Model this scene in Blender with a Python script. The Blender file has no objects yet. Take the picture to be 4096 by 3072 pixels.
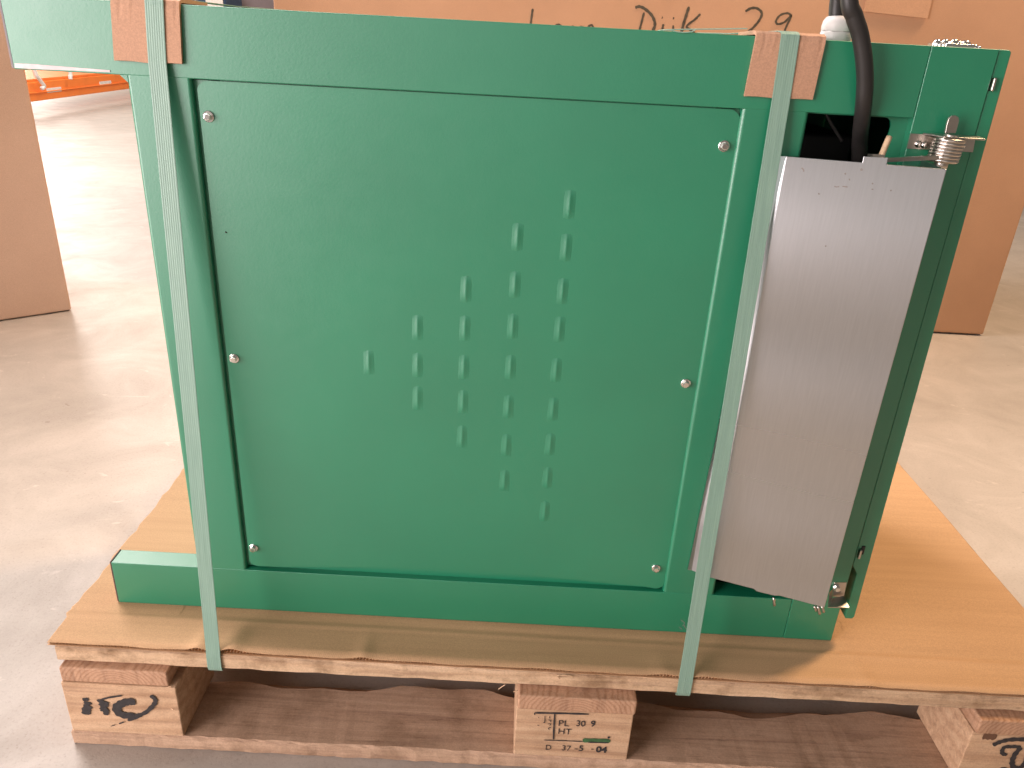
import bpy, bmesh, math, random
from mathutils import Vector, Matrix
random.seed(7)
S = bpy.context.scene
COL = S.collection

# ------------------------------------------------------------------ camera
F, CAMP, PAN, TILT, ROLL = 3087.4, Vector((0.5054, -0.6622, 0.8096)), 0.00137, 0.42483, 0.0548
FW = Vector((math.sin(PAN)*math.cos(TILT), math.cos(PAN)*math.cos(TILT), -math.sin(TILT)))
RT = FW.cross(Vector((0, 0, 1))).normalized(); UP = RT.cross(FW)
R2 = math.cos(ROLL)*RT + math.sin(ROLL)*UP
U2 = -math.sin(ROLL)*RT + math.cos(ROLL)*UP
cam = bpy.data.cameras.new("camera"); camo = bpy.data.objects.new("camera", cam); COL.objects.link(camo)
cam.sensor_width = 36; cam.lens = 36*F/4096; cam.clip_start = .02; cam.clip_end = 100
M = Matrix((R2, U2, -FW)).transposed().to_4x4(); M.translation = CAMP; camo.matrix_world = M
S.camera = camo
S.render.resolution_x, S.render.resolution_y = 1024, 768

# ------------------------------------------------------------------ light (indoor hall: skylight, lamp, rear door, and added fill lights)
W = bpy.data.worlds.new("World"); S.world = W; W.use_nodes = True
bg = W.node_tree.nodes["Background"]; bg.inputs[0].default_value = (1.0, .90, .81, 1); bg.inputs[1].default_value = .21
def area(name, loc, target, sx, sy, energy, color, spread=180):
    l = bpy.data.lights.new(name, 'AREA'); l.shape = 'RECTANGLE'; l.size = sx; l.size_y = sy; l.energy = energy; l.color = color; l.spread = math.radians(spread)
    o = bpy.data.objects.new(name, l); COL.objects.link(o); o.location = loc
    o.rotation_euler = (Vector(target)-Vector(loc)).to_track_quat('-Z', 'Y').to_euler(); return o
area("roof_skylight", (-2.1, 2.7, 3.8), (-1.6, 2.0, 0), 1.4, 5.4, 390, (1, .91, .88))
area("hall_lamp", (2.7, 1.3, 3.6), (.9, .3, .1), .35, 1.0, 160, (1, .69, .42))
area("front_left_fill", (-1.30, -1.05, .90), (.0, .08, .70), 1.7, 1.7, 24, (1, .88, .88), 80)  # added front-left fill; its sheen on the paint stands in for glare
area("front_fill", (-.4, -6.0, 1.9), (.5, .1, .8), 4.0, 2.4, 42, (1, .91, .87))  # added unseen fill that brightens the cover top and the top beam
area("rear_doorway", (-7.5, 9.5, 2.6), (-1.5, 3.0, .0), 3.5, 3.5, 500, (1, .92, .84))
area("rail_fill", (-1.2, 6.4, 3.6), (-3.2, 6.8, .1), .5, 1.4, 75, (1, .85, .70))  # added unseen light that brightens the orange rail
S.view_settings.view_transform = 'Standard'; S.view_settings.look = 'None'
S.view_settings.exposure = 0.0; S.view_settings.gamma = 1

# ------------------------------------------------------------------ pixel -> place (a pixel is a direction; the plane it touches gives the distance)
def ray(px, py): return FW + (px-2048)/F*R2 - (py-1536)/F*U2
def atY(px, py, Y): d = ray(px, py); return CAMP + d*((Y-CAMP.y)/d.y)
def atZ(px, py, Z): d = ray(px, py); return CAMP + d*((Z-CAMP.z)/d.z)
MY = .0826          # machine front plane
ZC = .149           # top of the cardboard sheet

# ------------------------------------------------------------------ helpers
def tag(o, label=None, cat=None, group=None, kind=None):
    if label: o['label'] = label
    if cat: o['category'] = cat
    if group: o['group'] = group
    if kind: o['kind'] = kind
    return o
def empty(name, loc, label, cat, group=None):
    o = bpy.data.objects.new(name, None); COL.objects.link(o); o.location = loc; o.empty_display_size = .05
    return tag(o, label, cat, group)
def wloc(o):
    v = Vector(o.location)
    while o.parent: o = o.parent; v += Vector(o.location)
    return v
def link(name, me, mat, parent=None, loc=(0, 0, 0), smooth=False, bevel=0, seg=2):
    o = bpy.data.objects.new(name, me); COL.objects.link(o)
    if mat and not me.materials: me.materials.append(mat)
    if parent: o.parent = parent; o.location = Vector(loc)-wloc(parent)
    else: o.location = loc
    if smooth:
        for p in me.polygons: p.use_smooth = True
    if bevel:
        b = o.modifiers.new('edge', 'BEVEL'); b.width = bevel; b.segments = seg; b.limit_method = 'ANGLE'; b.angle_limit = math.radians(40)
        if not smooth:
            for p in me.polygons: p.use_smooth = True
            b.harden_normals = True
    return o
def mk(name, verts, faces, mat, parent=None, **kw):
    vs = [Vector(v) for v in verts]
    lo = Vector([min(v[i] for v in vs) for i in range(3)]); hi = Vector([max(v[i] for v in vs) for i in range(3)])
    c = Vector(((lo.x+hi.x)/2, (lo.y+hi.y)/2, lo.z))
    me = bpy.data.meshes.new(name); me.from_pydata([v-c for v in vs], [], faces); me.update()
    bm = bmesh.new(); bm.from_mesh(me); bmesh.ops.recalc_face_normals(bm, faces=bm.faces); bm.to_mesh(me); bm.free()
    return link(name, me, mat, parent, c, **kw)
BF = [(0, 1, 2, 3), (4, 7, 6, 5), (0, 4, 5, 1), (1, 5, 6, 2), (2, 6, 7, 3), (3, 7, 4, 0)]
def hexa(name, p8, mat, parent=None, **kw): return mk(name, p8, BF, mat, parent, **kw)
def box(name, x0, x1, y0, y1, z0, z1, mat, parent=None, **kw):
    return hexa(name, [(x0, y0, z0), (x1, y0, z0), (x1, y1, z0), (x0, y1, z0), (x0, y0, z1), (x1, y0, z1), (x1, y1, z1), (x0, y1, z1)], mat, parent, **kw)
def prism(name, pts, y0, y1, mat, parent=None, **kw):
    """polygon in x,z pushed from y0 to y1"""
    n = len(pts); v = [(x, y0, z) for x, z in pts]+[(x, y1, z) for x, z in pts]
    f = [tuple(range(n)), tuple(range(2*n-1, n-1, -1))]+[(i, n+i, n+(i+1) % n, (i+1) % n) for i in range(n)]
    return mk(name, v, f, mat, parent, **kw)
def catmull(pts, n=8):
    P = [Vector(p) for p in pts]; P = [P[0]*2-P[1]]+P+[P[-1]*2-P[-2]]; out = []
    for i in range(1, len(P)-2):
        a, b, c, d = P[i-1:i+3]
        for j in range(n):
            t = j/n
            out.append(.5*((2*b)+(c-a)*t+(2*a-5*b+4*c-d)*t*t+(3*b-a-3*c+d)*t**3))
    out.append(P[-2]); return out
def tube(name, pts, r, mat, parent=None, sides=12, n=8, smooth_path=True, cap=True):
    P = catmull(pts, n) if smooth_path else [Vector(p) for p in pts]
    v, f = [], []; nrm = None
    for i, p in enumerate(P):
        t = (P[min(i+1, len(P)-1)]-P[max(i-1, 0)]).normalized()
        if nrm is None: nrm = t.orthogonal().normalized()
        nrm = (nrm-t*nrm.dot(t)).normalized(); bn = t.cross(nrm)
        rr = r(i/(len(P)-1)) if callable(r) else r
        for k in range(sides):
            a = 2*math.pi*k/sides; v.append(p+(nrm*math.cos(a)+bn*math.sin(a))*rr)
    for i in range(len(P)-1):
        for k in range(sides):
            a = i*sides+k; b = i*sides+(k+1) % sides; f.append((a, b, b+sides, a+sides))
    if cap: f.append(tuple(range(sides-1, -1, -1))); f.append(tuple(range(len(v)-sides, len(v))))
    return mk(name, v, f, mat, parent, smooth=True)
def lathe_mesh(name, prof, sides=20):
    """prof: (radius, height) along -Y (out of the machine front)"""
    v, f = [], []
    for r, h in prof:
        for k in range(sides):
            a = 2*math.pi*k/sides; v.append((r*math.cos(a), -h, r*math.sin(a)))
    for i in range(len(prof)-1):
        for k in range(sides):
            a = i*sides+k; b = i*sides+(k+1) % sides; f.append((a, a+sides, b+sides, b))
    f.append(tuple(range(len(v)-sides, len(v))))
    me = bpy.data.meshes.new(name); me.from_pydata(v, [], f); me.update()
    bm = bmesh.new(); bm.from_mesh(me); bmesh.ops.recalc_face_normals(bm, faces=bm.faces); bm.to_mesh(me); bm.free()
    return me
def strokes(name, lines, width, to3d, nrm, mat, parent, thick=.0004, wobble=.15):
    """pen strokes as thin flat ribbons lying on a face"""
    nrm = Vector(nrm); o = None
    for li, ln in enumerate(lines):
        v, f = [], []; thick += .00004
        w0 = width
        if isinstance(ln, tuple): ln, w0 = ln
        P = catmull([to3d(*p) for p in ln], 7)
        b0 = len(v)
        for i, p in enumerate(P):
            t = (P[min(i+1, len(P)-1)]-P[max(i-1, 0)]).normalized(); s = nrm.cross(t).normalized()
            w = w0*(1+wobble*math.sin(i*1.3+li*2.1))*(.55 if i in (0, len(P)-1) else 1)/2
            v += [p+s*w+nrm*thick, p-s*w+nrm*thick]
        for i in range(len(P)-1):
            a = b0+2*i; f.append((a, a+1, a+3, a+2))
        o = mk(name, v, f, mat, parent)
    return o
def text(name, body, size, loc, mat, parent, squeeze=1.0, rot=0.0, bold=0.0):
    c = bpy.data.curves.new(name, 'FONT'); c.body = body; c.size = size; c.offset = bold
    t = bpy.data.objects.new(name, c); COL.objects.link(t)
    bpy.context.view_layer.update()
    me = bpy.data.meshes.new_from_object(t.evaluated_get(bpy.context.evaluated_depsgraph_get()))
    bpy.data.objects.remove(t); me.materials.clear()
    Rm = Matrix.Rotation(rot, 3, 'Z')
    for q in me.vertices:
        p = Rm @ Vector((q.co.x*squeeze, q.co.y, 0)); q.co = (p.x, 0, p.y)
    return link(name, me, mat, parent, loc)

# ------------------------------------------------------------------ materials
def newmat(name):
    m = bpy.data.materials.new(name); m.use_nodes = True; nt = m.node_tree
    return m, nt, nt.nodes['Principled BSDF']
def nd(nt, t, **kw):
    n = nt.nodes.new(t)
    for k, v in kw.items():
        if k in n.inputs: n.inputs[k].default_value = v
        else: setattr(n, k, v)
    return n
def ramp(nt, src, stops):
    r = nt.nodes.new('ShaderNodeValToRGB'); e = r.color_ramp.elements
    while len(e) < len(stops): e.new(.5)
    for el, (p, c) in zip(e, stops): el.position = p; el.color = c if len(c) == 4 else (*c, 1)
    nt.links.new(src, r.inputs[0]); return r
def coords(nt, scale=(1, 1, 1), kind='Object', rnd=True):
    tc = nt.nodes.new('ShaderNodeTexCoord'); mp = nt.nodes.new('ShaderNodeMapping'); mp.inputs['Scale'].default_value = scale
    src = tc.outputs[kind]
    if rnd:
        oi = nt.nodes.new('ShaderNodeObjectInfo'); mul = nd(nt, 'ShaderNodeMath', operation='MULTIPLY'); mul.inputs[1].default_value = 7.3
        nt.links.new(oi.outputs['Random'], mul.inputs[0]); ad = nd(nt, 'ShaderNodeVectorMath', operation='ADD')
        nt.links.new(src, ad.inputs[0]); nt.links.new(mul.outputs[0], ad.inputs[1]); src = ad.outputs[0]
    nt.links.new(src, mp.inputs['Vector']); return mp.outputs[0]
def bump(nt, src, bsdf, strength, dist, coat=False):
    b = nd(nt, 'ShaderNodeBump'); b.inputs['Strength'].default_value = strength; b.inputs['Distance'].default_value = dist
    nt.links.new(src, b.inputs['Height']); nt.links.new(b.outputs[0], bsdf.inputs['Normal'])
    if coat: nt.links.new(b.outputs[0], bsdf.inputs['Coat Normal'])
    return b
def noise(nt, vec, scale, detail=3, rough=.5, dist=0):
    n = nd(nt, 'ShaderNodeTexNoise'); n.inputs['Scale'].default_value = scale; n.inputs['Detail'].default_value = detail
    n.inputs['Roughness'].default_value = rough; n.inputs['Distortion'].default_value = dist
    nt.links.new(vec, n.inputs['Vector']); return n.outputs['Fac']
def mixc(nt, fac, a, b, blend='MIX'):
    m = nd(nt, 'ShaderNodeMix', data_type='RGBA', blend_type=blend)
    if isinstance(fac, (int, float)): m.inputs[0].default_value = fac
    else: nt.links.new(fac, m.inputs[0])
    for i, c in ((6, a), (7, b)):
        if isinstance(c, tuple): m.inputs[i].default_value = (*c, 1)
        else: nt.links.new(c, m.inputs[i])
    return m.outputs[2]

def paint(name, col, rough=.42, bumps=.25, spec=.5):
    m, nt, b = newmat(name)
    v = coords(nt, rnd=False)
    n1 = noise(nt, v, 6, 3); c = ramp(nt, n1, [(.3, tuple(x*.93 for x in col)), (.7, tuple(x*1.05 for x in col))])
    nt.links.new(c.outputs[0], b.inputs['Base Color'])
    n2 = noise(nt, v, 420, 2, .6); n3 = noise(nt, v, 45, 2)
    rr = ramp(nt, n3, [(.3, (rough-.02,)*3), (.7, (rough+.02,)*3)]); nt.links.new(rr.outputs[0], b.inputs['Roughness'])
    bump(nt, n2, b, bumps, .0007, True)
    b.inputs['Specular IOR Level'].default_value = spec
    if spec > .9: b.inputs['Coat Weight'].default_value = .35; b.inputs['Coat Roughness'].default_value = .5; b.inputs['Coat IOR'].default_value = 1.6
    return m
GREEN = paint('green_powder_coat', (.003, .185, .088), .40, .12, .95)
ORANGE = paint('orange_paint', (1.0, .26, .045), .5)
def metal(name, col, rough, aniso=0, streak=(1, 1, 1), amt=.0, refl_bands=False):
    m, nt, b = newmat(name); b.inputs['Metallic'].default_value = 1
    v = coords(nt, streak, rnd=False); n = noise(nt, v, 60, 4, .6)
    c = ramp(nt, n, [(.25, tuple(x*(1-amt) for x in col)), (.75, tuple(min(1, x*(1+amt)) for x in col))]); out = c.outputs[0]
    if refl_bands:
        v2 = coords(nt, (2, 2, 8), rnd=False); cl = noise(nt, v2, 1.1, 0, .4, 0)
        k = ramp(nt, cl, [(.1, (rough-.10,)*3), (.9, (rough+.12,)*3)]); k.color_ramp.interpolation = 'EASE'; nt.links.new(k.outputs[0], b.inputs['Roughness'])
        bb2 = nd(nt, 'ShaderNodeBump'); bb2.inputs['Strength'].default_value = 1; bb2.inputs['Distance'].default_value = .006; nt.links.new(cl, bb2.inputs['Height']); nt.links.new(bb2.outputs[0], b.inputs['Normal'])
        out = mixc(nt, ramp(nt, cl, [(.05, (0,)*3), (.95, (.35,)*3)]).outputs[0], out, (.40, .375, .36))  # cloudy bands put into the colour stand for uneven reflections
    else: b.inputs['Roughness'].default_value = rough
    nt.links.new(out, b.inputs['Base Color']); b.inputs['Anisotropic'].default_value = aniso
    if amt and not refl_bands: bump(nt, n, b, .05, .0004)
    return m
ALU = metal('brushed_aluminium', (.50, .515, .535), .32, .0, (12, 12, .5), .06, True)
STEEL = metal('zinc_steel', (.55, .50, .45), .30, 0, (1, 1, 1), .1)
CHROME = metal('bright_steel', (.78, .76, .73), .16)
RAWSTEEL = metal('raw_cut_steel', (.40, .35, .34), .6, 0, (1, 1, 1), .2)
def plain(name, col, rough=.6, var=.08, scale=30, spec=.4):
    m, nt, b = newmat(name); n = noise(nt, coords(nt, rnd=False), scale, 3)
    c = ramp(nt, n, [(.3, tuple(x*(1-var) for x in col)), (.7, tuple(x*(1+var) for x in col))])
    nt.links.new(c.outputs[0], b.inputs['Base Color']); b.inputs['Roughness'].default_value = rough; b.inputs['Specular IOR Level'].default_value = spec
    return m
BLACKCABLE = plain('black_cable_rubber', (.022, .020, .019), .42, .1, 60)
WHITEPLASTIC = plain('white_plastic', (.55, .53, .51), .4)
SHADEBLACK = plain('cavity_shade_black', (.018, .018, .018), .6)  # near-black colour stands in for shade inside the openings
INK = plain('black_stamp_ink', (.035, .030, .030), .8, .3, 200)
INKGREEN = plain('green_stamp_ink', (.05, .12, .045), .8, .3, 200)
MARKER = plain('dark_marker_ink', (.085, .065, .04), .7, .3, 40)
LABELWHITE = plain('white_label', (.8, .8, .78), .5)
BLUE = plain('dark_blue_plastic', (.03, .07, .15), .4)
GREYCRATE = plain('grey_lilac_board', (.20, .17, .18), .7, .15, 8)
CREAM = plain('cream_rod', (.62, .44, .28), .5)
def strapmat():
    m, nt, b = newmat('pale_green_strap'); v = coords(nt, (1, .04, .04), rnd=False)
    n = noise(nt, v, 500, 2); c = ramp(nt, n, [(.3, (.19, .31, .245)), (.7, (.23, .36, .285))])
    nt.links.new(c.outputs[0], b.inputs['Base Color']); b.inputs['Roughness'].default_value = .45
    b.inputs['Subsurface Weight'].default_value = .1; b.inputs['Subsurface Radius'].default_value = (.003, .004, .003)
    return m
STRAP = strapmat()
def cardboard(name, a, b_, streak, fl_axis=None):
    m, nt, b = newmat(name)
    v = coords(nt, streak, rnd=True); n = noise(nt, v, 5, 5, .6)
    c = ramp(nt, n, [(.25, a), (.75, b_)])
    v2 = coords(nt, (1, 1, 1), rnd=True); f = noise(nt, v2, 700, 2, .7); fc = ramp(nt, f, [(.35, (.86,)*3), (.65, (1.06,)*3)])
    out = mixc(nt, 1.0, c.outputs[0], fc.outputs[0], 'MULTIPLY')
    blot = noise(nt, v2, 2.2, 4); bc = ramp(nt, blot, [(.3, (.90, .88, .85)), (.65, (1.03,)*3)])
    out = mixc(nt, 1.0, out, bc.outputs[0], 'MULTIPLY')
    nt.links.new(out, b.inputs['Base Color']); b.inputs['Roughness'].default_value = .72; b.inputs['Specular IOR Level'].default_value = .25
    bump(nt, n, b, .25, .002)
    return m
KRAFT = cardboard('kraft_cardboard', (.50, .305, .165), (.58, .36, .20), (.6, 14, 1))
KRAFTBOX = cardboard('brown_carton', (.56, .315, .185), (.62, .35, .205), (1, 1, 1))
KRAFTBOX2 = cardboard('pale_carton', (.56, .39, .31), (.61, .43, .34), (1, 1, 1))
KRAFTPAD = cardboard('pink_brown_cardboard', (.47, .27, .175), (.53, .31, .20), (1, 1, 1))
def wood(name, light, mid, dark, axis, rings=False, stain=.5, wav=.4):
    m, nt, b = newmat(name)
    sc = {'x': (1.2, 30, 30), 'y': (30, 1.2, 30), 'z': (30, 30, 1.2)}[axis]
    v = coords(nt, sc, rnd=True); g = noise(nt, v, 3.2, 6, .62, .6)
    c = ramp(nt, g, [(.28, dark), (.48, mid), (.72, light)]); out = c.outputs[0]
    vo = coords(nt, (1, 1, 1), rnd=True)
    if rings:
        w = nd(nt, 'ShaderNodeTexWave', wave_type='RINGS', rings_direction='Y'); w.inputs['Scale'].default_value = 60; w.inputs['Distortion'].default_value = 3.5; w.inputs['Detail'].default_value = 2
        vs = coords(nt, (1, 1, 1.6), rnd=False); nt.links.new(vs, w.inputs['Vector'])
    else:
        w = nd(nt, 'ShaderNodeTexWave', wave_type='BANDS', bands_direction='Z'); w.inputs['Scale'].default_value = 18; w.inputs['Distortion'].default_value = 9; w.inputs['Detail'].default_value = 2; w.inputs['Detail Scale'].default_value = .6
        s2 = {'x': (.35, 1, 1), 'y': (1, .35, 1), 'z': (1, 1, .35)}[axis]
        nt.links.new(coords(nt, s2, rnd=True), w.inputs['Vector'])
    wc = ramp(nt, w.outputs['Fac'], [(.0, (.80, .72, .66)), (.6, (1.0,)*3), (1, (1.04,)*3)])
    out = mixc(nt, .8 if rings else wav, out, wc.outputs[0], 'MULTIPLY')
    sk = noise(nt, coords(nt, {'x': (.25, 1, 1), 'y': (1, .25, 1), 'z': (1, 1, .25)}[axis], rnd=True), 190, 4, .65); kr = ramp(nt, sk, [(.56, (1, 1, 1)), (.68, (.50, .46, .42))])
    out = mixc(nt, stain*.6, out, kr.outputs[0], 'MULTIPLY')
    st = noise(nt, vo, 16, 5, .65); sr = ramp(nt, st, [(.50, (1, 1, 1)), (.66, (.58, .54, .49))])
    out = mixc(nt, stain, out, sr.outputs[0], 'MULTIPLY')
    fi = noise(nt, vo, 500, 2, .7); fr = ramp(nt, fi, [(.3, (.85,)*3), (.7, (1.08,)*3)])
    out = mixc(nt, 1, out, fr.outputs[0], 'MULTIPLY')
    nt.links.new(out, b.inputs['Base Color']); b.inputs['Roughness'].default_value = .78; b.inputs['Specular IOR Level'].default_value = .25
    bump(nt, g, b, .35, .0015)
    return m
WOODX = wood('pallet_board_wood', (.66, .47, .31), (.58, .40, .25), (.38, .25, .165), 'x', stain=1.0)
WOODBOT = wood('pallet_bottom_board_wood', (.58, .39, .27), (.50, .33, .22), (.34, .21, .145), 'x', stain=.6, wav=.15)
WOODB = wood('pallet_block_wood', (.64, .44, .28), (.57, .37, .23), (.40, .245, .15), 'x', stain=.35)
WOODEND = wood('pallet_end_grain_wood', (.54, .33, .21), (.47, .28, .175), (.33, .19, .12), 'z', rings=True, stain=.4)
def concrete():
    m, nt, b = newmat('concrete_floor'); v = coords(nt, rnd=False)
    n1 = noise(nt, v, 1.1, 5, .6); n2 = noise(nt, v, 5, 6, .65, .7); n3 = noise(nt, v, 240, 3, .7)
    c = ramp(nt, n2, [(.25, (.36, .315, .275)), (.5, (.43, .38, .335)), (.78, (.52, .465, .415))])
    k1 = ramp(nt, n1, [(.3, (.86, .85, .83)), (.7, (1.05,)*3)]); out = mixc(nt, 1, c.outputs[0], k1.outputs[0], 'MULTIPLY')
    k3 = ramp(nt, n3, [(.30, (.76, .74, .72)), (.42, (.98,)*3), (.8, (1.08,)*3)]); out = mixc(nt, .9, out, k3.outputs[0], 'MULTIPLY')
    vs = coords(nt, (1, 1.6, 1), rnd=False); sp = noise(nt, vs, 34, 2, .5); spr = ramp(nt, sp, [(.75, (1, 1, 1)), (.78, (.6, .57, .55))])
    out = mixc(nt, .8, out, spr.outputs[0], 'MULTIPLY')
    wp = noise(nt, coords(nt, (1, 2.4, 1), rnd=False), 13, 3, .6, 1.2); wr = ramp(nt, wp, [(.66, (0, 0, 0)), (.74, (.32,)*3)])
    out = mixc(nt, wr.outputs[0], out, (.78, .70, .62))
    nt.links.new(out, b.inputs['Base Color'])
    r = ramp(nt, n2, [(.3, (.62,)*3), (.7, (.40,)*3)]); nt.links.new(r.outputs[0], b.inputs['Roughness'])
    bump(nt, n3, b, .3, .0012); return m
FLOOR = concrete()

# ------------------------------------------------------------------ setting
fl = box('floor', -14, 10, -8, 16, -.2, 0, FLOOR); tag(fl, 'pale mottled concrete hall floor under the pallet', kind='structure')

# ------------------------------------------------------------------ pallet
pal = empty('wooden_pallet', (.6, .4, 0), 'worn wooden pallet with stamped blocks under the green machine', 'pallet')
def board(name, x0, x1, y0, y1, z0, z1, mat, jit=.0008, wavy=None, n=60):
    """a sawn plank along x, its long edges slightly uneven; wavy(x) moves the back edge in (wane)"""
    v, f = [], []
    for i in range(n+1):
        x = x0+(x1-x0)*i/n
        w = wavy(x) if wavy else 0
        r = lambda s=1: random.uniform(-jit, jit)*s
        c = .0022
        v += [(x, y0+c+r(), z0), (x, y1+r(), z0), (x, y1-c-w*.35+r(), z1-.006 if wavy else z1-.002), (x, y1-c-w+r(), z1), (x, y0+c+r(), z1+r(.4)), (x, y0+r(), z1-c+r()), (x, y0+r(), z0+c+r())]
    k = 7
    for i in range(n):
        for j in range(k):
            a = i*k+j; b = i*k+(j+1) % k; f.append((a, b, b+k, a+k))
    f.append(tuple(range(k-1, -1, -1))); f.append(tuple(range(n*k, n*k+k)))
    o = mk(name, v, f, mat, pal); return o
DY = .011
for i, (a, b) in enumerate(((DY, .145), (.185, .285), (.3275, .4725), (.515, .615), (.655, .789))):
    board('deck_board', -.002, 1.2, a, b, .122, .1443, WOODX, jit=.0007)
wav = [lambda x: max(0, .010+.006*math.sin(x*9.1+.6)+.005*math.sin(x*23+1)+.003*math.sin(x*61)), lambda x: 0, lambda x: 0]
for i, (a, b) in enumerate(((.0, .1), (.3275, .4725), (.7, .8))):
    board('bottom_board', 0, 1.2, a, b, 0, .0215, WOODBOT, jit=.0009, wavy=wav[i] if i == 0 else None, n=110)
BW = .140
BX = [(0.002, .002+BW-.006), (.6-BW/2+.002, .6+BW/2-.001), (1.2-BW+.003, 1.2)]
for i, (a, b) in enumerate(BX):
    lo = 0.0005 if i else .003
    s = box('stringer', a+.001, b-(.008 if i == 0 else -.001), -.004 if i != 0 else .001, .8, .1, .1215, WOODEND, pal, bevel=.0025, seg=2)
blocks = []
for yy, (y0, y1) in enumerate(((.0, .1), (.3275, .4725), (.7, .8))):
    for i, (a, b) in enumerate(BX):
        o = box('block', a, b, y0, y1, .022, .0996, WOODB, pal, bevel=.0018, seg=2); blocks.append(o)
bl, bc, br = blocks[:3]
bl['label'] = 'block with worn oval stamp'; bc['label'] = 'block with black heat treatment stamp'; br['label'] = 'block with curved brand mark'
# print on the blocks, drawn on the front face y = 0
fr = lambda px, py: atY(px, py, -.0004)
zc = lambda a, b: fr(1800+a/2.16, 2304+b/2.16)
zl = lambda a, b: fr(a/2.16, 2304+b/2.16)
N = (0, -1, 0)
strokes('stamp_line', [[(730, 1180), (960, 1185), (1200, 1192)], ([(905, 1190), (898, 1300), (893, 1410)], .0020), ([(810, 1415), (960, 1420), (1150, 1428)], .0013), ([(730, 1180), (733, 1198)], .0013), ([(1370, 1383), (1373, 1400)], .003)], .0026, zc, N, INK, bc)
strokes('stamp_line', [([(860, 1210), (863, 1228)], .001), ([(848, 1240), (870, 1245), (868, 1258)], .0010), ([(845, 1275), (868, 1275), (862, 1290)], .001), ([(872, 1305), (850, 1312), (858, 1325)], .001), ([(820, 1205), (818, 1260), (805, 1262)], .001), ([(765, 1215), (765, 1222)], .001), ([(755, 1285), (772, 1287)], .001)], .001, zc, N, INK, bc)
strokes('stamp_bar', [[(1145, 1418), (1260, 1420), (1385, 1424)]], .0066, zc, N, INKGREEN, bc, wobble=.08)
strokes('stamp_line', [([(1190, 1432), (1370, 1437)], .0018)], .0016, zc, N, INK, bc, thick=.0008)
def tx(body, a, b, size, sq=1.0, bold=.0):
    p = zc(a, b); return text('stamp_text', body, size, (p.x, -.0008, p.z), INK, bc, sq, -.004, bold)
tx('PL', 930, 1292, .0132, 1.0); tx('30', 1085, 1294, .0132, .86, .0001); tx('9', 1212, 1297, .0132, .85, .0003); tx('HT', 928, 1362, .0132, .92)
tx('D', 820, 1498, .0118, .85); tx('37', 960, 1503, .0118, .98); tx('-', 1068, 1505, .0118, 1.4); tx('5', 1108, 1507, .0124, .98, .0002); tx('-', 1212, 1507, .0118, 1.2); tx('04', 1258, 1518, .0132, .98, .0005)
strokes('stamp_mark', [([(715, 1068), (765, 1062)], .005), ([(760, 1085), (758, 1105)], .009), ([(730, 1105), (772, 1112)], .006), ([(765, 1115), (745, 1160), (748, 1195)], .010),
    ([(848, 1078), (930, 1050), (1055, 1030)], .0026), ([(850, 1085), (870, 1070)], .006), ([(905, 1078), (898, 1100), (895, 1125)], .011), ([(868, 1118), (915, 1125)], .009), ([(915, 1140), (918, 1198)], .007), ([(890, 1130), (905, 1165)], .009),
    ([(1172, 1085), (1110, 1082), (1050, 1100), (1010, 1135), (1030, 1180), (1090, 1202), (1170, 1205)], .0105), ([(1170, 1205), (1250, 1180), (1320, 1120), (1345, 1075), (1325, 1045), (1300, 1030)], .0052), ([(1230, 1195), (1165, 1225), (1105, 1243)], .004), ([(1075, 1255), (1030, 1272)], .002), ([(1000, 1280), (960, 1292)], .0012)], .006, zl, N, INK, bl, wobble=.12)
zr = lambda a, b: fr(3500+a/2.901, 2500+b/2.901)
strokes('stamp_mark', [([(1365, 1392), (1450, 1355), (1560, 1330), (1720, 1325), (1900, 1335), (2100, 1390), (2200, 1480), (2150, 1600), (2000, 1700), (1700, 1720), (1450, 1660)], .0062), ([(1590, 1415), (1510, 1410), (1475, 1450), (1480, 1490), (1530, 1505)], .005), ([(1510, 1412), (1600, 1408), (1690, 1415)], .005), ([(1690, 1415), (1620, 1500), (1590, 1580), (1600, 1640), (1660, 1655), (1720, 1620), (1780, 1500), (1800, 1420)], .0062), ([(1900, 1420), (1870, 1640)], .006), ([(1890, 1425), (1990, 1440), (1980, 1520), (1890, 1530), (1990, 1640)], .006)], .006, zr, N, INK, br)
strokes('knot', [([(1250, 1288), (1330, 1293), (1410, 1298)], .0095)], .006, zr, N, plain('dark_knot', (.14, .07, .04), .8), br, thick=.0003)
# splinters on the sawn edges
for pts in ([(1445, 960), (1475, 940), (1495, 925)], [(1480, 1140), (1500, 1136), (1520, 1132)]):
    tube('splinter', [zl(*p)+Vector((0, -.001-.002*i, 0)) for i, p in enumerate(pts)], .0005, WOODB, bl, sides=5, n=3)
for pts in ([(420, 978), (450, 955), (478, 938)], [(950, 885), (925, 862), (1000, 855), (1065, 868)], [(545, 1000), (565, 996), (585, 990)]):
    tube('splinter', [atY(1800+a/2.16, 2304+b/2.16, DY-.002) for a, b in pts], .0006, WOODX, pal, sides=5, n=3)
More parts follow.
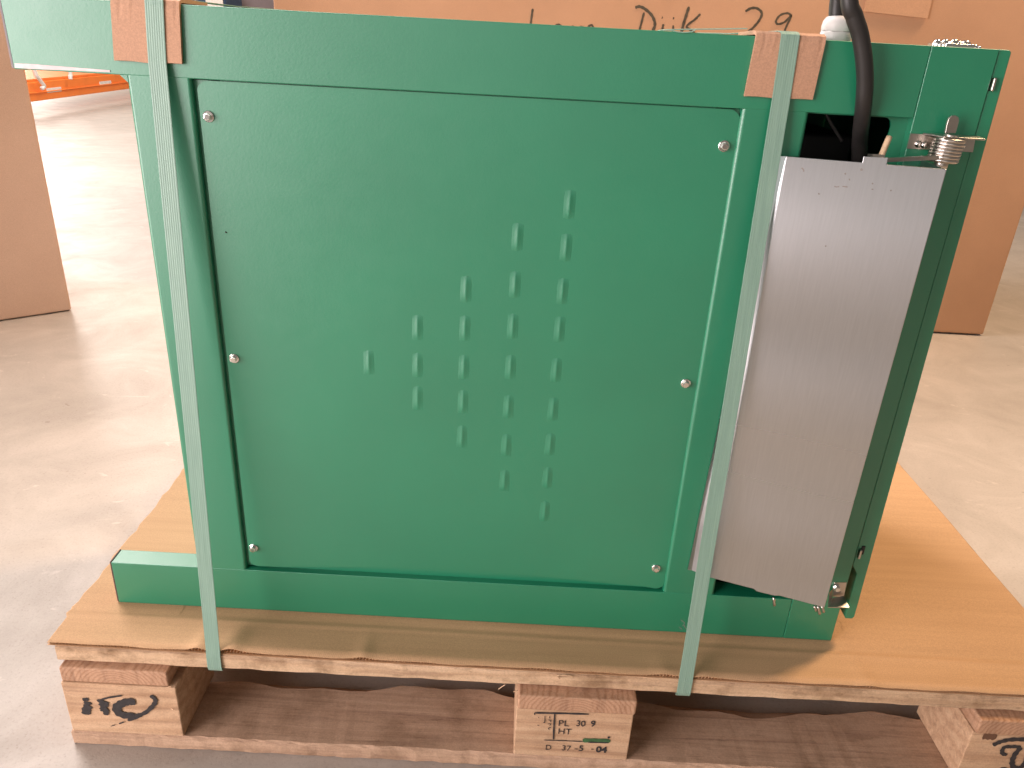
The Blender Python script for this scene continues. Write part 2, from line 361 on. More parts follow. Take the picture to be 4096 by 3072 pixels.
# ------------------------------------------------------------------ cardboard sheet
def sheet():
    v, f = [], []
    x0, x1, ya, yb = -.011, 1.203, .0105, .80
    teeth = 560; n = teeth*2
    bumps = [(.163, .010, .0040), (.2005, .012, .0042), (.352, .010, .0022), (.700, .012, .0015), (.745, .014, .0018), (.936, .012, .0022), (.83, .02, .0006)]
    rows = [(0, 1), (.012, .75), (.03, .3), (.042, .15), (.045, .12), (.048, .1), (.052, .08), (.056, .06), (.06, .05)]+[(.07+.719*i/48, 0) for i in range(49)]
    top = ZC
    for i in range(n+1):
        x = x0+(x1-x0)*i/n
        bz = sum(h*math.exp(-((x-c)/s)**2) for c, s, h in bumps)
        edge = .0008*(i % 2)+.0006*math.sin(x*37)+.0005*math.sin(x*91+1)
        for (dy, w) in rows:
            y = ya+dy+(edge if dy == 0 else 0)
            z = top+bz*w+.0006*math.sin(x*5+y*21)*(1 if dy > 0 else .5)*(0 if .12 < x < .94 and .07 < y < .52 else 1)
            z += .0009*math.exp(-((y-.058-.004*math.sin(x*3))/.0035)**2) - .0007*math.exp(-((y-.066)/.003)**2)
            xx = x
            if i <= 4: xx += (.0016*math.sin(y*60)+.0013*math.sin(y*171)+.0010*math.sin(y*403)+.006*math.exp(-((y-.285)/.013)**2))*(1-i*.15)
            v.append((xx, y, z))
    R = len(rows)
    for i in range(n):
        for j in range(R-1):
            a = i*R+j; f.append((a, a+1, a+R+1, a+R))
    me_top = mk('top_liner', v, f, KRAFT, None)
    return me_top
root = empty('cardboard_sheet', (.6, .4, .145), 'flat brown corrugated cardboard sheet lying on the pallet deck', 'cardboard')
def sheet_parts():
    t = sheet(); t.parent = root; t.location = Vector(t.location)-Vector(root.location)
    sm = t.modifiers.new('thick', 'SOLIDIFY'); sm.thickness = .0007; sm.offset = -1
    for p in t.data.polygons: p.use_smooth = True
    # fluted middle layer, seen on the cut front edge
    v, f = [], []; n = 1300
    for i in range(n+1):
        x = -.0095+1.211*i/n; z = .1465+.0014*math.sin(i*math.pi/2+.3)
        v += [(x, .0122+.0003*random.random(), z), (x, .799, z)]
    for i in range(n): f.append((2*i, 2*i+1, 2*i+3, 2*i+2))
    mk('fluted_core', v, f, KRAFT, root)
    box('bottom_liner', -.0105, 1.2025, .0112, .7995, .1445, .1448, KRAFT, root)
sheet_parts()

# ------------------------------------------------------------------ machine
mac = empty('green_machine', (.53, .3, ZC+.001), 'green powder coated steel machine with louvred side panel strapped to a pallet', 'machine')
ZB, ZT = ZC+.0005, .8189
Z1, Z2 = .2094, .7585
D = .026
box('top_beam', .0404, .8569, MY, MY+D, Z2, ZT, GREEN, mac, bevel=.0009)
box('bottom_beam', .0380, .8569, MY, MY+D, ZB, Z1, GREEN, mac, bevel=.0009)
box('left_post', .1417, .2003, MY+.0004, MY+D-.001, Z1-.012, Z2+.012, GREEN, mac, bevel=.0035, seg=3)
box('middle_post', .7012, .7628, MY+.0004, MY+D-.001, Z1-.012, Z2+.012, GREEN, mac, bevel=.0042, seg=3)
box('right_post', .8571, .9164, MY-.0003, MY+D, ZB, ZT, GREEN, mac, bevel=.0009, seg=2)
# raw, open tube ends and cut lower lip on the left
box('tube_end_lip', .0360, .0379, MY+.0006, MY+D, ZB+.001, Z1+.0005, plain('burnt_cut_edge', (.10, .055, .05), .6), mac, bevel=.0005)
box('tube_end_lip', .0380, .0403, MY+.0008, MY+D, Z2+.0005, ZT-.0005, plain('grey_cut_edge', (.22, .19, .20), .6), mac, bevel=.0005)
lipv = [atY(x, y, MY-.0005) for x, y in ((58, 253), (130, 256), (300, 270), (440, 281), (440, 289), (300, 282), (130, 276), (60, 271))]
prism('cut_lip', [(p.x, p.z) for p in lipv], MY-.0005, MY+.002, RAWSTEEL, mac)
prism('corner_weld', [(.1345, Z2+.001), (.1425, Z2+.001), (.1425, Z2-.0065)], MY+.0012, MY+D-.004, GREEN, mac)
# body sheets behind the frame
YB = .46
box('left_side_sheet', .150, .1515, MY+D+.0005, YB, ZB+.002, ZT-.002, GREEN, mac)
box('back_sheet', .150, .9165, YB+.0005, YB+.002, ZB+.002, ZT-.002, GREEN, mac)
box('top_sheet', .0405, .9164, MY+D+.0005, YB-.001, ZT-.004, ZT-.0015, GREEN, mac)
box('base_sheet', .155, .90, MY+D+.0005, YB-.001, ZB+.003, ZB+.005, GREEN, mac)
box('left_lower_tube', .0380, .149, .40, .426, ZB, Z1, GREEN, mac, bevel=.0016)
box('inner_wall', .7635, .7650, MY+D+.001, YB-.001, ZB+.006, ZT-.005, SHADEBLACK, mac)
box('right_side_sheet', .9150, .9164, MY+D+.0005, YB-.001, ZB+.002, ZT-.005, GREEN, mac)
box('black_filler_box', .775, .852, MY+.11, MY+.25, ZB+.008, .73, SHADEBLACK, mac, bevel=.004)  # added black box that keeps the cable opening dark
# recessed sheet right of the cable opening, with rounded corner
pts = [(.8575, Z1-.01), (.8575, Z2+.004), (.7625, Z2+.004), (.7625, .7572)]
pts += [(.8425-.007+.007*math.sin(a*math.pi/12), .7572-.007+.007*math.cos(a*math.pi/12)) for a in range(7)]
pts += [(.8425, .225), (.8425, Z1-.01)]
prism('recessed_sheet', pts, MY+.010, MY+.012, GREEN, mac)
# access panel
def onp(x, z, d=.004):   # move from the front plane back by d along the sight line
    k = (MY+d-CAMP.y)/(MY-CAMP.y); return CAMP.x+(x-CAMP.x)*k, CAMP.z+(z-CAMP.z)*k
PD = .0035
def access_panel():
    xs0 = [.2055, .2062, .2078, .2100, .2130, .2160]; xs1 = [.6905, .6935, .6965, .6985, .7000, .7006]
    mid = [.2160+(.6905-.2160)*i/40 for i in range(1, 40)]
    tops = [.7500, .7518, .7537, .7556, .7572, .7576]
    xs = xs0+mid+xs1
    v, f = [], []; R = 24
    for i, x in enumerate(xs):
        if i < 6: zt = tops[i]; zb = .2230-(tops[i]-.7500)*.93
        elif i >= len(xs)-6: j = len(xs)-1-i; zt = tops[j]; zb = .2215-(tops[j]-.7500)*.93
        else: zt = .7576; zb = .2159
        u = (x-.2055)/.495
        lift = .0090*math.sin(math.pi*min(1, max(0, u)))**1.6
        for r in range(R+1):
            t = r/R; z = (zb+lift)*(1-t)+zt*t
            X, Z = onp(x, z, PD)
            bow = .0025*math.sin(math.pi*min(1, max(0, u)))**2*(1-t)**3
            v.append((X, MY+PD+bow, Z))
    for i in range(len(xs)-1):
        for r in range(R):
            a = i*(R+1)+r; f.append((a, a+R+1, a+R+2, a+1))
    o = mk('access_panel', v, f, GREEN, mac, smooth=True)
    # recalc may flip an open sheet: make it face the viewer
    if o.data.polygons[0].normal.y > 0: o.data.flip_normals()
    s = o.modifiers.new('thick', 'SOLIDIFY'); s.thickness = .0018; s.offset = -1
    es = o.modifiers.new('sharp', 'EDGE_SPLIT'); es.split_angle = math.radians(35)
    return o
panel = access_panel()
box('panel_flange', .1990, .2240, MY+.0075, MY+.0090, Z1+.002, Z2-.001, GREEN, mac)
box('panel_flange', .6800, .7020, MY+.0075, MY+.0090, Z1+.002, Z2-.001, GREEN, mac)
box('panel_flange', .2245, .6795, MY+.0085, MY+.0100, Z1-.001, .2330, GREEN, mac)
box('panel_flange', .2245, .6795, MY+.0075, MY+.0090, .7380, Z2+.001, GREEN, mac)
def louvre_mesh():
    v, f = [], []; nu, nv = 12, 10
    for i in range(nu+1):
        u = -1+2*i/nu
        for j in range(nv+1):
            w = -1+2*j/nv
            h = (1-abs(u))**1.5*(1-abs(w)**2.6)
            v.append((u*.0060, -.0013*h+.00012*(abs(u) > .99 or abs(w) > .99), w*.0142))
    for i in range(nu):
        for j in range(nv):
            a = i*(nv+1)+j; f.append((a, a+nv+1, a+nv+2, a+1))
    me = bpy.data.meshes.new('louvre'); me.from_pydata(v, [], f); me.update()
    if me.polygons[0].normal.y > 0: me.flip_normals()
    for p in me.polygons: p.use_smooth = True
    me.materials.append(GREEN); return me
lm = louvre_mesh()
cols = [(.3550, [.4885]), (.4063, [.5303, .4885, .4501]), (.4550, [.5742, .5325, .4892, .4486, .4063]),
        (.5040, [.6300, .5818, .5375, .4920, .4455, .3985, .3533]), (.5520, [.6640, .6221, .5775, .5370, .4913, .4456, .4025, .3600, .3151])]
for x, zs in cols:
    for z in zs:
        X, Z = onp(x, z, PD)
        u = (x-.2055)/.495; t = (z-.22)/.537; by = .0025*math.sin(math.pi*u)**2*(1-t)**3
        link('louvre', lm, None, panel, (X, MY+PD+by-.00005, Z))
# bolts of the panel: washer + domed hexagon head
wm = lathe_mesh('washer', [(.0052, 0), (.0052, .0010), (.0048, .0013), (.0022, .0013)]); wm.materials.append(CHROME)
hm = lathe_mesh('bolt_head', [(.0036, .0010), (.0037, .0012), (.0037, .0042), (.0034, .0048), (.0026, .0050)], 6); hm.materials.append(CHROME)
for x, z in ((.2133, .7267), (.6899, .7254), (.2132, .4849), (.6890, .4844), (.2123, .2426), (.6882, .2446)):
    X, Z = onp(x, z, PD)
    w_ = link('bolt_washer', wm, None, panel, (X, MY+PD, Z)); h_ = link('bolt', hm, None, panel, (X, MY+PD, Z))
    h_.rotation_euler = (0, random.uniform(0, 1), 0)
# tiny fleck of dirt on the panel
p = atY(904, 928, MY+PD); tube('dirt_speck', [(p.x-.0006, MY+PD-.0004, p.z+.0004), (p.x+.0006, MY+PD-.0004, p.z-.0008)], .0006, INK, panel, sides=6, n=2)

# side cover on the right end (a tall folded sheet, its front lip shows)
cover = prism('side_cover', [(.9255, .1875), (.9268, .1835), (.9350, .1835), (.9372, .1870), (.9284, ZT-.002), (.9265, ZT), (.9172, ZT), (.9178, .262), (.9255, .250)], MY+.0015, YB, GREEN, mac, bevel=.0010, seg=2)
for (a, b), (c, d) in ((((3072+1965/2.16), 670/2.16), ((3072+1930/2.16), 790/2.16)), ((3200+1225/5.027, 2150+240/5.027), (3200+1185/5.027, 2150+420/5.027))):
    q1, q2 = atY(a, b, MY-.001), atY(c, d, MY-.001); mz = (q1.z+q2.z)/2; mx = (q1.x+q2.x)/2
    box('edge_bolt', mx-.0018, mx+.0010, MY-.0035, MY+.008, min(q1.z, q2.z), max(q1.z, q2.z), STEEL, cover, bevel=.0012)
p = atY(3200+1270/5.027, 2150+270/5.027, MY); box('slot', p.x-.0022, p.x+.0022, MY+.0004, MY+.004, p.z-.006, p.z+.006, SHADEBLACK, cover, bevel=.001)

# aluminium cover over the cable opening
def q(px, py, d): return atY(px, py, MY-d)
TL, TR, BR_, BL_ = q(3144, 625, .013), q(3788, 677, .055), q(3298, 2431, .058), q(2833, 2309, .016)
alu = empty('aluminium_cover', (0, 0, 0), None, None); alu.parent = mac; alu.location = Vector(((TL.x+TR.x)/2, MY-.03, BL_.z))-wloc(mac)
def lerp(a, b, t): return a+(b-a)*t
up = Vector((0, 0, 1)); tb = .0058
t1, t2 = .487, .640
fp = [BL_, lerp(BL_, BR_, .40), lerp(BL_, BR_, .43)-up*.0022, lerp(BL_, BR_, .58)-up*.0018, lerp(BL_, BR_, .62), BR_, TR, lerp(TL, TR, t2), lerp(TL, TR, t2)+up*tb, lerp(TL, TR, t1)+up*tb*.9, lerp(TL, TR, t1), TL]
nn = (BR_-BL_).cross(TL-BL_).normalized(); nn = nn if nn.y < 0 else -nn
k = len(fp); v = fp+[p_-nn*.0018 for p_ in fp]
mk('front_sheet', v, [tuple(range(k)), tuple(range(2*k-1, k-1, -1))]+[(i, k+i, k+(i+1) % k, (i+1) % k) for i in range(k)], ALU, alu, bevel=.0007)
def onalu(a, b):
    d = ray(3000+a/2.018, 350+b/2.018); t = (TL-CAMP).dot(nn)/d.dot(nn); return CAMP+d*t
strokes('scuff_mark', [([(416, 648), (430, 662), (434, 680)], .0012), ([(896, 655), (903, 672)], .0018), ([(765, 690), (773, 702)], .0014), ([(680, 798), (700, 802), (720, 799)], .0009), ([(745, 798), (790, 803)], .001), ([(800, 735), (806, 750)], .0009), ([(984, 770), (994, 780)], .001), ([(980, 820), (996, 822)], .001), ([(552, 852), (560, 864)], .0012), ([(1132, 828), (1142, 834)], .0013), ([(606, 1276), (616, 1282)], .0014)], .001, onalu, nn, plain('grey_scuff', (.26, .23, .21), .6), alu, thick=.0002)
LBt, LBb = Vector((.7400, MY-.0008, TL.z-.002)), Vector((.7268, MY-.0008, .2462))
def slab(name, a, b, c, d, off, mat, par): 
    off = Vector(off); return hexa(name, [a, b, b+off, a+off, d, c, c+off, d+off], mat, par)
e = -nn*.0018
slab('left_flange', LBb, BL_+e*.2, TL+e*.2, LBt, (.0012, .0012, 0), ALU, alu)
slab('right_flange', BR_+e, Vector((BR_.x+.004, MY-.002, BR_.z+.006)), Vector((TR.x+.004, MY-.002, TR.z)), TR+e, (-.0014, 0, 0), ALU, alu)
# second edge of the flange: a folded lip lying on the post
slab('flange_lip', Vector((LBb.x-.0016, MY-.0022, LBb.z)), Vector((LBb.x+.0034, MY-.0030, LBb.z)), Vector((LBt.x+.0030, MY-.0030, LBt.z)), Vector((LBt.x-.0016, MY-.0022, LBt.z)), (0, .0012, 0), ALU, alu)
# stub and torn wire ends under the cover
a, b = q(2600+1095/2.212, 1900+1085/2.212, .04), q(2600+1100/2.212, 1900+1155/2.212, .04); tube('stub', [a, (a+b)/2, b], .0016, STEEL, alu, sides=8, n=2)
for dx, dz in ((-14, 0), (0, 14), (16, 6)):
    a, b = q(3272+dx, 2425, .056), q(3278+dx, 2442+dz, .056); tube('torn_edge', [a, (a+b)/2, b], .0016, STEEL, alu, sides=6, n=2)
# latch bar and pin at the top of the cover
z1s = lambda a, b, d: q(3000+a/2.018, 350+b/2.018, d)
a, b = z1s(1098, 603, .028), z1s(1520, 585, .026)
slab('latch_bar', a, b, b+up*.0035, a+up*.0035, (0, .004, 0), STEEL, alu)
a, b = z1s(945, 562, .022), z1s(1085, 571, .022); slab('latch_hook', a, b, b+up*.0030, a+up*.0030, (0, .004, 0), CHROME, alu)
tube('pin', [z1s(1052, 575, .02), z1s(1088, 485, .016), z1s(1125, 398, .012)], .0027, CREAM, alu, sides=10, n=3)

# spring catch on the right post
sp = empty('spring_catch', (0, 0, 0), None, None); sp.parent = mac; sp.location = Vector((.89, MY-.005, .73))-wloc(mac)
c = [z1s(1268, 492, .002), z1s(1800, 522, .002), z1s(1822, 400, .002), z1s(1300, 372, .002)]
slab('base_plate', c[0], c[1], c[2], c[3], (0, .0018, 0), STEEL, sp)
fz = z1s(1300, 372, .002).z; xl, xr = z1s(1385, 372, .002).x, z1s(1835, 386, .002).x
mk('top_flange', [(xl, MY-.004, fz), (xr, MY-.004, fz), (xr-.004, MY-.024, fz-.0006), (xl+.010, MY-.024, fz-.0006), (xl, MY-.004, fz+.0016), (xr, MY-.004, fz+.0016), (xr-.004, MY-.024, fz+.001), (xl+.010, MY-.024, fz+.001)], BF, STEEL, sp, bevel=.0005)
rm_ = lathe_mesh('rivet', [(.0034, 0), (.0033, .0006), (.0024, .0016), (.0010, .0020)], 12); rm_.materials.append(CHROME)
for s_ in rm_.polygons: s_.use_smooth = True
for a, b in ((1362, 458), (1412, 466), (1718, 468)):
    P_ = z1s(a, b, .003); link('rivet', rm_, None, sp, (P_.x, MY-.002, P_.z))
ct, cb_ = z1s(1612, 418, .016), z1s(1552, 590, .016)
ax = (ct-cb_).normalized(); e1 = ax.cross(Vector((0, 1, 0))).normalized(); e2 = ax.cross(e1)
L_ = (ct-cb_).length; coil = []
turns = 6.5
for i in range(int(turns*18)+1):
    t = i/(turns*18); an = t*turns*2*math.pi; r_ = .0118-.0012*(1-t)*0
    coil.append(cb_+ax*(L_*t)+(e1*math.cos(an)+e2*math.sin(an))*r_)
tube('spring', coil, .0019, STEEL, sp, sides=8, smooth_path=False)
tube('core_pin', [cb_-ax*.006, cb_, ct, ct+ax*.004], .0062, STEEL, sp, sides=12, n=2)
tp = [z1s(a, b, .014) for a, b in ((1575, 372), (1590, 300), (1605, 250), (1628, 228), (1660, 225), (1686, 240), (1690, 268), (1680, 310), (1662, 372))]
kk = len(tp); mk('tongue', tp+[p_+Vector((0, .003, 0)) for p_ in tp], [tuple(range(kk)), tuple(range(2*kk-1, kk-1, -1))]+[(i, kk+i, kk+(i+1) % kk, (i+1) % kk) for i in range(kk)], STEEL, sp, bevel=.0006)
# lower bracket
lb = empty('lower_bracket', (0, 0, 0), None, None); lb.parent = mac; lb.location = Vector((.907, MY-.005, .21))-wloc(mac)
zb_ = lambda a, b, d: q(3200+a/5.027, 2150+b/5.027, d)
c = [zb_(660, 1190, .001), zb_(882, 1190, .001), zb_(938, 905, .001), zb_(690, 908, .001)]
slab('plate', c[0], c[1], c[2], c[3], (0, .0016, 0), STEEL, lb)
mk('tab', [zb_(655, 1215, .003), zb_(885, 1165, .003), zb_(1000, 1408, .016), zb_(560, 1395, .020), zb_(655, 1215, .003)-up*.0014, zb_(885, 1165, .003)-up*.0014, zb_(1000, 1408, .016)-up*.0014, zb_(560, 1395, .020)-up*.0014], BF, STEEL, lb, bevel=.0004)
P_ = zb_(735, 1010, .002); bw = link('washer', wm, None, lb, (P_.x, MY-.0012, P_.z)); bw.scale = (.85, 1, .85); bh = link('bolt', hm, None, lb, (P_.x+.0004, MY-.0012, P_.z-.0002))
mk('side_tongue', [zb_(590, 1110, .012), zb_(665, 1020, .004), zb_(650, 1230, .006), zb_(560, 1380, .020)]+[zb_(a, b, d-.002) for a, b, d in ((590, 1110, .012), (665, 1020, .004), (650, 1230, .006), (560, 1380, .020))], [(0, 1, 2, 3), (7, 6, 5, 4), (0, 4, 5, 1), (1, 5, 6, 2), (2, 6, 7, 3), (3, 7, 4, 0)], STEEL, lb)

strokes('paint_scratch', [[(2722, 2478), (2738, 2492), (2728, 2506)], [(2716, 2508), (2730, 2518)], [(2736, 2500), (2744, 2515)]], .0011, lambda px, py: atY(px, py, MY-.0001), (0, -1, 0), plain('grey_primer', (.16, .22, .17), .7), mac, thick=.0001)
# cable gland on the top and the cable that loops down into the opening
gl = empty('cable_gland', (0, 0, 0), None, None); gx = atY(3072+580/2.16, 330/2.16, MY+.045); gl.parent = mac; gl.location = Vector((gx.x, MY+.045, ZT))-wloc(mac)
def zlathe(name, prof, loc, mat, par, sides=24):
    v, f = [], []
    for r_, h in prof:
        for i in range(sides): a = 2*math.pi*i/sides; v.append((loc[0]+r_*math.cos(a), loc[1]+r_*math.sin(a), loc[2]+h))
    for j in range(len(prof)-1):
        for i in range(sides): a = j*sides+i; b = j*sides+(i+1) % sides; f.append((a, b, b+sides, a+sides))
    f.append(tuple(range(len(v)-sides, len(v)))); return mk(name, v, f, mat, par, smooth=True)
g0 = (gx.x, MY+.045, ZT-.0008)
zlathe('gland_nut', [(.0145, 0), (.0148, .001), (.0148, .0075), (.0140, .009)], g0, WHITEPLASTIC, gl, 8)
zlathe('gland_dome', [(.0138, .009), (.0142, .012), (.0135, .017), (.0112, .0205), (.0085, .0218)], g0, WHITEPLASTIC, gl)
z4 = lambda a, b, d: q(3072+a/2.16, b/2.16, d)
cab = [(g0[0], g0[1], ZT+.014), (.7852, .1276, .840), (.7828, .1274, .856), (.7755, .122, .91), (.766, .108, .955), (.759, .088, .958), (.761, .072, .91)]
cab += [z4(700, -30, .018), z4(745, 140, .018), z4(795, 300, .017), z4(825, 480, .016), z4(838, 680, .014), z4(828, 880, .010), z4(806, 1080, -.002), z4(792, 1220, -.018), z4(790, 1400, -.030)]
tube('power_cable', cab, .0071, BLACKCABLE, mac, sides=16, n=10)
tube('inner_wire', [z4(500, 985, -.03), z4(540, 1060, -.03), z4(590, 1140, -.032), z4(640, 1220, -.034)], .0016, BLACKCABLE, mac, sides=8)
# bright hinge with screws on the top, right corner
hg = empty('top_hinge', (0, 0, 0), None, None); hg.parent = mac; hg.location = Vector((.89, MY+.02, ZT))-wloc(mac)
zt_ = lambda a, b, y: atY(3600+a/4.46, 100+b/4.46, y)
a, b = zt_(760, 345, MY+.016), zt_(1290, 355, MY+.016)
box('hinge_leaf', a.x, b.x, MY+.010, MY+.045, ZT-.001, ZT+.0030, CHROME, hg, bevel=.0008)
for (px, w, h) in ((655, .0036, .0065), (800, .0036, .0070), (850, .003, .005), (960, .0038, .0075), (1050, .0026, .006), (1160, .005, .0068), (1345, .0030, .0040), (1425, .002, .0030)):
    P_ = zt_(px, 330, MY+.02)
    zlathe('hinge_screw', [(w, 0), (w*1.02, h*.45), (w*.85, h*.8), (w*.4, h)], (P_.x, MY+.020, ZT-.0008), CHROME, hg, 10)

# ------------------------------------------------------------------ edge protectors and straps
def corner_pad(name, label, c4, group, tilt=0):
    (xa, xb, za, xa2, xb2) = c4
    r = empty(name, ((xa+xb)/2, MY, ZT), label, 'cardboard pad', group)
    t = .0034; v, f = [], []; n = 22
    path = [(MY-.0005-.0006, za), (MY-.0008, za+.012), (MY-.0006, za+.03), (MY-.0006, ZT-.004), (MY-.0004, ZT+.0006), (MY+.004, ZT+.0012), (MY+.02, ZT+.001), (MY+.05, ZT+.0008), (MY+.062, ZT+.001)]
    outp = [(MY-.0006-t, za), (MY-.0008-t, za+.012), (MY-.0006-t, za+.03), (MY-.0006-t, ZT-.003), (MY-.0012-t*.4, ZT+t*.7), (MY+.004, ZT+t+.001), (MY+.02, ZT+t+.001), (MY+.05, ZT+t), (MY+.062, ZT+t)]
    m = len(path)
    for i in range(n+1):
        u = i/n
        for j in range(m):
            s = min(1, (ZT-path[j][1])/(ZT-za)) if path[j][1] < ZT else 0
            x = (xa*(1-s)+xa2*s)*(1-u)+(xb*(1-s)+xb2*s)*u
            wob = .00012*math.sin(u*31)+.0001*math.sin(u*77)
            v.append((x, outp[j][0]-(wob if j > 2 else 0), outp[j][1]+(wob if j > 3 else .0005*math.sin(u*9)*(j == 0))))
        for j in range(m):
            s = min(1, (ZT-path[j][1])/(ZT-za)) if path[j][1] < ZT else 0
            x = (xa*(1-s)+xa2*s)*(1-u)+(xb*(1-s)+xb2*s)*u
            v.append((x, path[j][0], path[j][1]))
    K = 2*m
    for i in range(n):
        for j in range(m-1):
            a = i*K+j; f.append((a, a+1, a+1+K, a+K)); a += m; f.append((a, a+K, a+1+K, a+1))
        a = i*K; f.append((a, a+K, a+K+m, a+m)); a = i*K+m-1; f.append((a, a+m, a+m+K, a+K))
    for e_ in (0, n):
        for j in range(m-1): a = e_*K+j; f.append((a, a+m, a+m+1, a+1))
    mk('folded_cardboard', v, f, KRAFTPAD, r, smooth=False)
    return r
corner_pad('edge_protector', 'folded cardboard edge protector under the strap on the left post', (.1395, .1993, .7705, .1350, .1958), 'cardboard edge protectors')
corner_pad('edge_protector', 'folded cardboard edge protector under the strap beside the power cable', (.7023, .7630, .7695, .7002, .7615), 'cardboard edge protectors')
def strap(label, xt, xm, xb, ridge=.00013):
    """ribbed plastic band: pulled over the top of the machine and under the pallet deck"""
    r = empty('packing_strap', (xt, MY, .12), label, 'strap', 'pale green packing straps')
    T = ZT+.0046
    path = [(xb, .030, .1208), (xb, .016, .1208), (xb, .0095, .1216), (xb, .0082, .126), (xb, .0085, .142), (xb, .0100, .1515)]
    m = 16; y0, z0 = .0100, .1515; y1, z1 = MY-.0048, .772
    for i in range(1, m+1):
        t = i/m; x = xb*(1-t)+xm*t; path.append((x, y0*(1-t)+y1*t, z0*(1-t)+z1*t))
    path += [(xm*.5+xt*.5, MY-.0050, .795), (xt, MY-.0050, ZT-.002), (xt, MY-.0042, ZT+.0026), (xt, MY-.001, T-.0004), (xt, MY+.006, T+.0004), (xt, MY+.03, T+.0002), (xt, .27, T-.0012), (xt, YB-.01, T), (xt, YB+.004, T-.001), (xt, YB+.006, ZT-.01), (xt, .62, .40), (xt, .785, .152), (xt, .793, .144), (xt, .793, .122), (xt, .75, .1206)]
    P = [Vector(p_) for p_ in path]; hw = .0081; ribs = 8; v, f = [], []
    prof = []
    for i in range(ribs*2+1): prof.append((-hw+2*hw*i/(ribs*2), ridge if i % 2 else 0))
    K = len(prof)+2
    for i, p_ in enumerate(P):
        t = (P[min(i+1, len(P)-1)]-P[max(i-1, 0)]).normalized(); n_ = Vector((0, t.z, -t.y)); n_ = -n_.normalized()
        for w, h in prof: v.append(p_+Vector((w, 0, 0))+n_*(h+.0003))
        v.append(p_+Vector((hw, 0, 0))-n_*.0003); v.append(p_+Vector((-hw, 0, 0))-n_*.0003)
    for i in range(len(P)-1):
        for j in range(K): a = i*K+j; b = i*K+(j+1) % K; f.append((a, b, b+K, a+K))
    mk('ribbed_band', v, f, STRAP, r)
    return r
strap('pale green ribbed packing strap running down the left post of the machine', .1779, .1743, .1812)
strap('pale green ribbed packing strap beside the aluminium cover', .7313, .7330, .7240)
# loose strip of clear film on the top edge
ft = empty('film_strip', (.62, MY, ZT), 'thin loose pale strip lying on the top edge left of the right protector', 'film')
z3 = lambda a, b, y: atY(1900+a/1.58, b/1.58, y)
A_ = [z3(a, b, MY+.003) for a, b in ((1170, 191), (1230, 185), (1420, 182), (1600, 180), (1722, 178))]
v = []; f = []
for i, p_ in enumerate(A_): v += [p_, p_+Vector((0, .014, .0003))]
for i in range(len(A_)-1): f.append((2*i, 2*i+1, 2*i+3, 2*i+2))
o = mk('strip', v, f, STRAP, ft); sm = o.modifiers.new('t', 'SOLIDIFY'); sm.thickness = .0008
tube('loose_thread', [z3(a, b, MY-.0015) for a, b in ((1190, 190), (1240, 192), (1280, 202), (1330, 205), (1370, 200), (1395, 188))], .0005, STRAP, ft, sides=6, n=5)

# ------------------------------------------------------------------ cartons behind
YC = 1.70
bx0 = atY(1091, 5, YC).x; bx1 = 2.017
big = empty('large_carton', ((bx0+bx1)/2, YC+.4, 0), 'large brown cardboard carton with handwriting standing behind the machine', 'carton')
box('carton_body', bx0, bx1, YC, YC+.8, .004, 1.55, KRAFTBOX, big, bevel=.008, seg=3)
cbx = lambda px, py: atY(px, py, YC-.0006)
hw_ = lambda a, b: cbx(1900+a/1.58, b/1.58)
strokes('handwriting', [[(365, 55), (357, 110), (348, 190), (345, 235), (430, 228)],
    [(548, 166), (522, 156), (498, 180), (500, 222), (540, 215), (550, 168), (552, 232)], [(585, 170), (588, 235), (590, 195), (615, 168), (632, 190), (636, 235)],
    [(690, 175), (665, 172), (655, 205), (690, 220), (692, 180), (690, 270), (655, 290)], [(715, 200), (748, 188), (738, 160), (715, 172), (712, 215), (750, 228)],
    [(1068, 78), (1055, 130), (1040, 190), (1030, 240)], ([(1012, 48), (1040, 42), (1075, 58), (1115, 95), (1135, 140), (1130, 180), (1090, 232), (1030, 245)], .0075),
    [(1180, 111), (1186, 113)], [(1250, 115), (1258, 116)], [(1190, 152), (1184, 185), (1180, 222)], [(1252, 160), (1250, 220), (1240, 270), (1212, 285)],
    ([(1352, 42), (1335, 95), (1315, 160), (1300, 225)], .0075), [(1424, 88), (1390, 122), (1338, 165), (1362, 190), (1400, 222)],
    ([(1708, 72), (1745, 52), (1785, 55), (1812, 85), (1795, 130), (1762, 170), (1720, 218), (1830, 215)], .0065), ([(1998, 100), (1975, 84), (1930, 95), (1902, 130), (1912, 152), (1955, 140), (1998, 98), (1975, 150), (1958, 190), (1945, 240)], .0055)],
    .0058, hw_, N, MARKER, big, wobble=.12)
# cut flap with its own shadow on the carton
fa, fb = atY(3452, 46, YC), atY(3706, 74, YC)
hexa('flap', [(fa.x, YC-.007, fa.z), (fb.x, YC-.007, fb.z), (fb.x, YC-.002, fb.z), (fa.x, YC-.002, fa.z), (fa.x, YC-.005, fa.z+.16), (fb.x, YC-.005, fb.z+.16), (fb.x, YC-.001, fb.z+.16), (fa.x, YC-.001, fa.z+.16)], KRAFTBOX, big)
# smaller carton at the left
u_ = Vector((-.14, -.116, 0)).normalized(); w_ = Vector((u_.y, -u_.x, 0)); w_ = w_ if w_.y > 0 else -w_
A0 = Vector((-.803, 1.479, .003)); B0 = A0+u_*.85
lc = empty('left_carton', tuple((A0+B0)/2+w_*.3), 'pale brown carton standing on the floor left behind the machine', 'carton')
q0 = [A0, B0, B0+w_*.6, A0+w_*.6]; hexa('carton_body', q0+[p_+Vector((0, 0, 1.15)) for p_ in q0], KRAFTBOX2, lc, bevel=.005, seg=2)
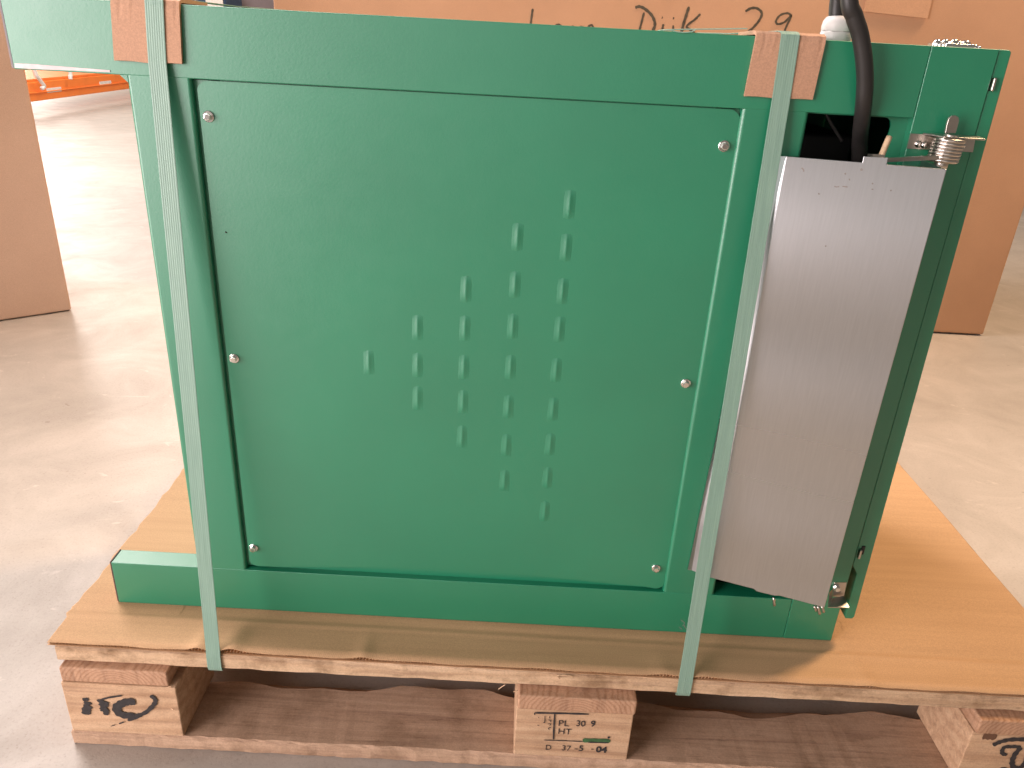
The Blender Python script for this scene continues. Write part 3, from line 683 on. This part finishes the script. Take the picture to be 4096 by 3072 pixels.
# orange rail with white slots, far behind
XR = -3.56
def atX(px, py, X): d = ray(px, py); return CAMP+d*((X-CAMP.x)/d.x)
g = lambda a, b: atX(a/3.687, b/3.687, XR)
e0, e1_ = g(485, 1505), g(1880, 1312); t0, t1_ = g(430, 1222), g(1860, 1075)
zb0, zt0 = (e0.z+e1_.z)/2, (t0.z+t1_.z)/2
rail = empty('orange_rail', (XR, 7, zb0), 'bright orange steel rail with white slots low above the floor in the distance', 'rail')
box('rail_web', XR-.05, XR, 4.6, 11, zb0, zt0, ORANGE, rail, bevel=.008)
hexa('rail_ledge', [(XR-.30, 4.6, zt0+.03), (XR-.02, 4.6, zt0+.002), (XR-.02, 11, zt0+.002), (XR-.30, 11, zt0+.03), (XR-.30, 4.6, zt0+.06), (XR-.02, 4.6, zt0+.02), (XR-.02, 11, zt0+.02), (XR-.30, 11, zt0+.06)], ORANGE, rail)
zm = (zb0+zt0)/2
box('rail_rib', XR-.001, XR+.012, 4.6, 11, zb0+(zt0-zb0)*.42, zb0+(zt0-zb0)*.48, ORANGE, rail, bevel=.004)
for a, b in ((793, 1325), (1550, 1225)):
    P_ = g(a, b); box('white_slot', XR+.0005, XR+.006, P_.y-.11, P_.y+.11, P_.z-.018, P_.z+.018, LABELWHITE, rail, bevel=.002)
for y_ in (4.8, 10.4): box('rail_foot', XR-.05, XR-.005, y_-.04, y_+.04, .0, zb0-.001, ORANGE, rail)
for pts in ([(500, 1020), (560, 1140), (640, 1250), (645, 1285), (615, 1305)], [(1030, 1050), (1035, 1110), (1040, 1170)]):
    PP = [atX(a/3.687, b/3.687, XR+.05) for a, b in pts]
    hk = empty('hook_rod', tuple(PP[-1]), 'thin pale %s hanging before the orange rail' % ('bent hook' if len(pts) > 3 else 'short straight rod'), 'hook')
    tube('rod', [PP[0]+Vector((-.02, -.1, .5))]+PP if len(pts) > 3 else [PP[0]+Vector((-.02, 0, .5))]+PP, .016, LABELWHITE, hk, sides=8)
# stacked goods seen as a sliver above the top beam
x0_, x1_ = atY(560, 6, 3.6).x, atY(1090, 6, 3.6).x
gc = empty('grey_crate', ((x0_+x1_)/2, 4, 0), 'dull grey crate glimpsed over the machine top at the left', 'crate')
box('crate_body', x0_, x1_+.25, 3.6, 4.4, .0, 1.35, GREYCRATE, gc, bevel=.01)
a_, b_ = atY(799, 6, 3.3), atY(854, 6, 3.3)
bb = empty('blue_bin', ((a_.x+b_.x)/2, 3.4, 0), 'small dark blue bin with a white label before the grey crate', 'bin')
box('bin_body', a_.x-.02, b_.x+.05, 3.32, 3.55, 0, 1.0, BLUE, bb, bevel=.01)
c_ = atY(842, 10, 3.32); box('bin_label', c_.x-.02, c_.x+.06, 3.314, 3.3185, c_.z-.06, c_.z+.02, LABELWHITE, bb)
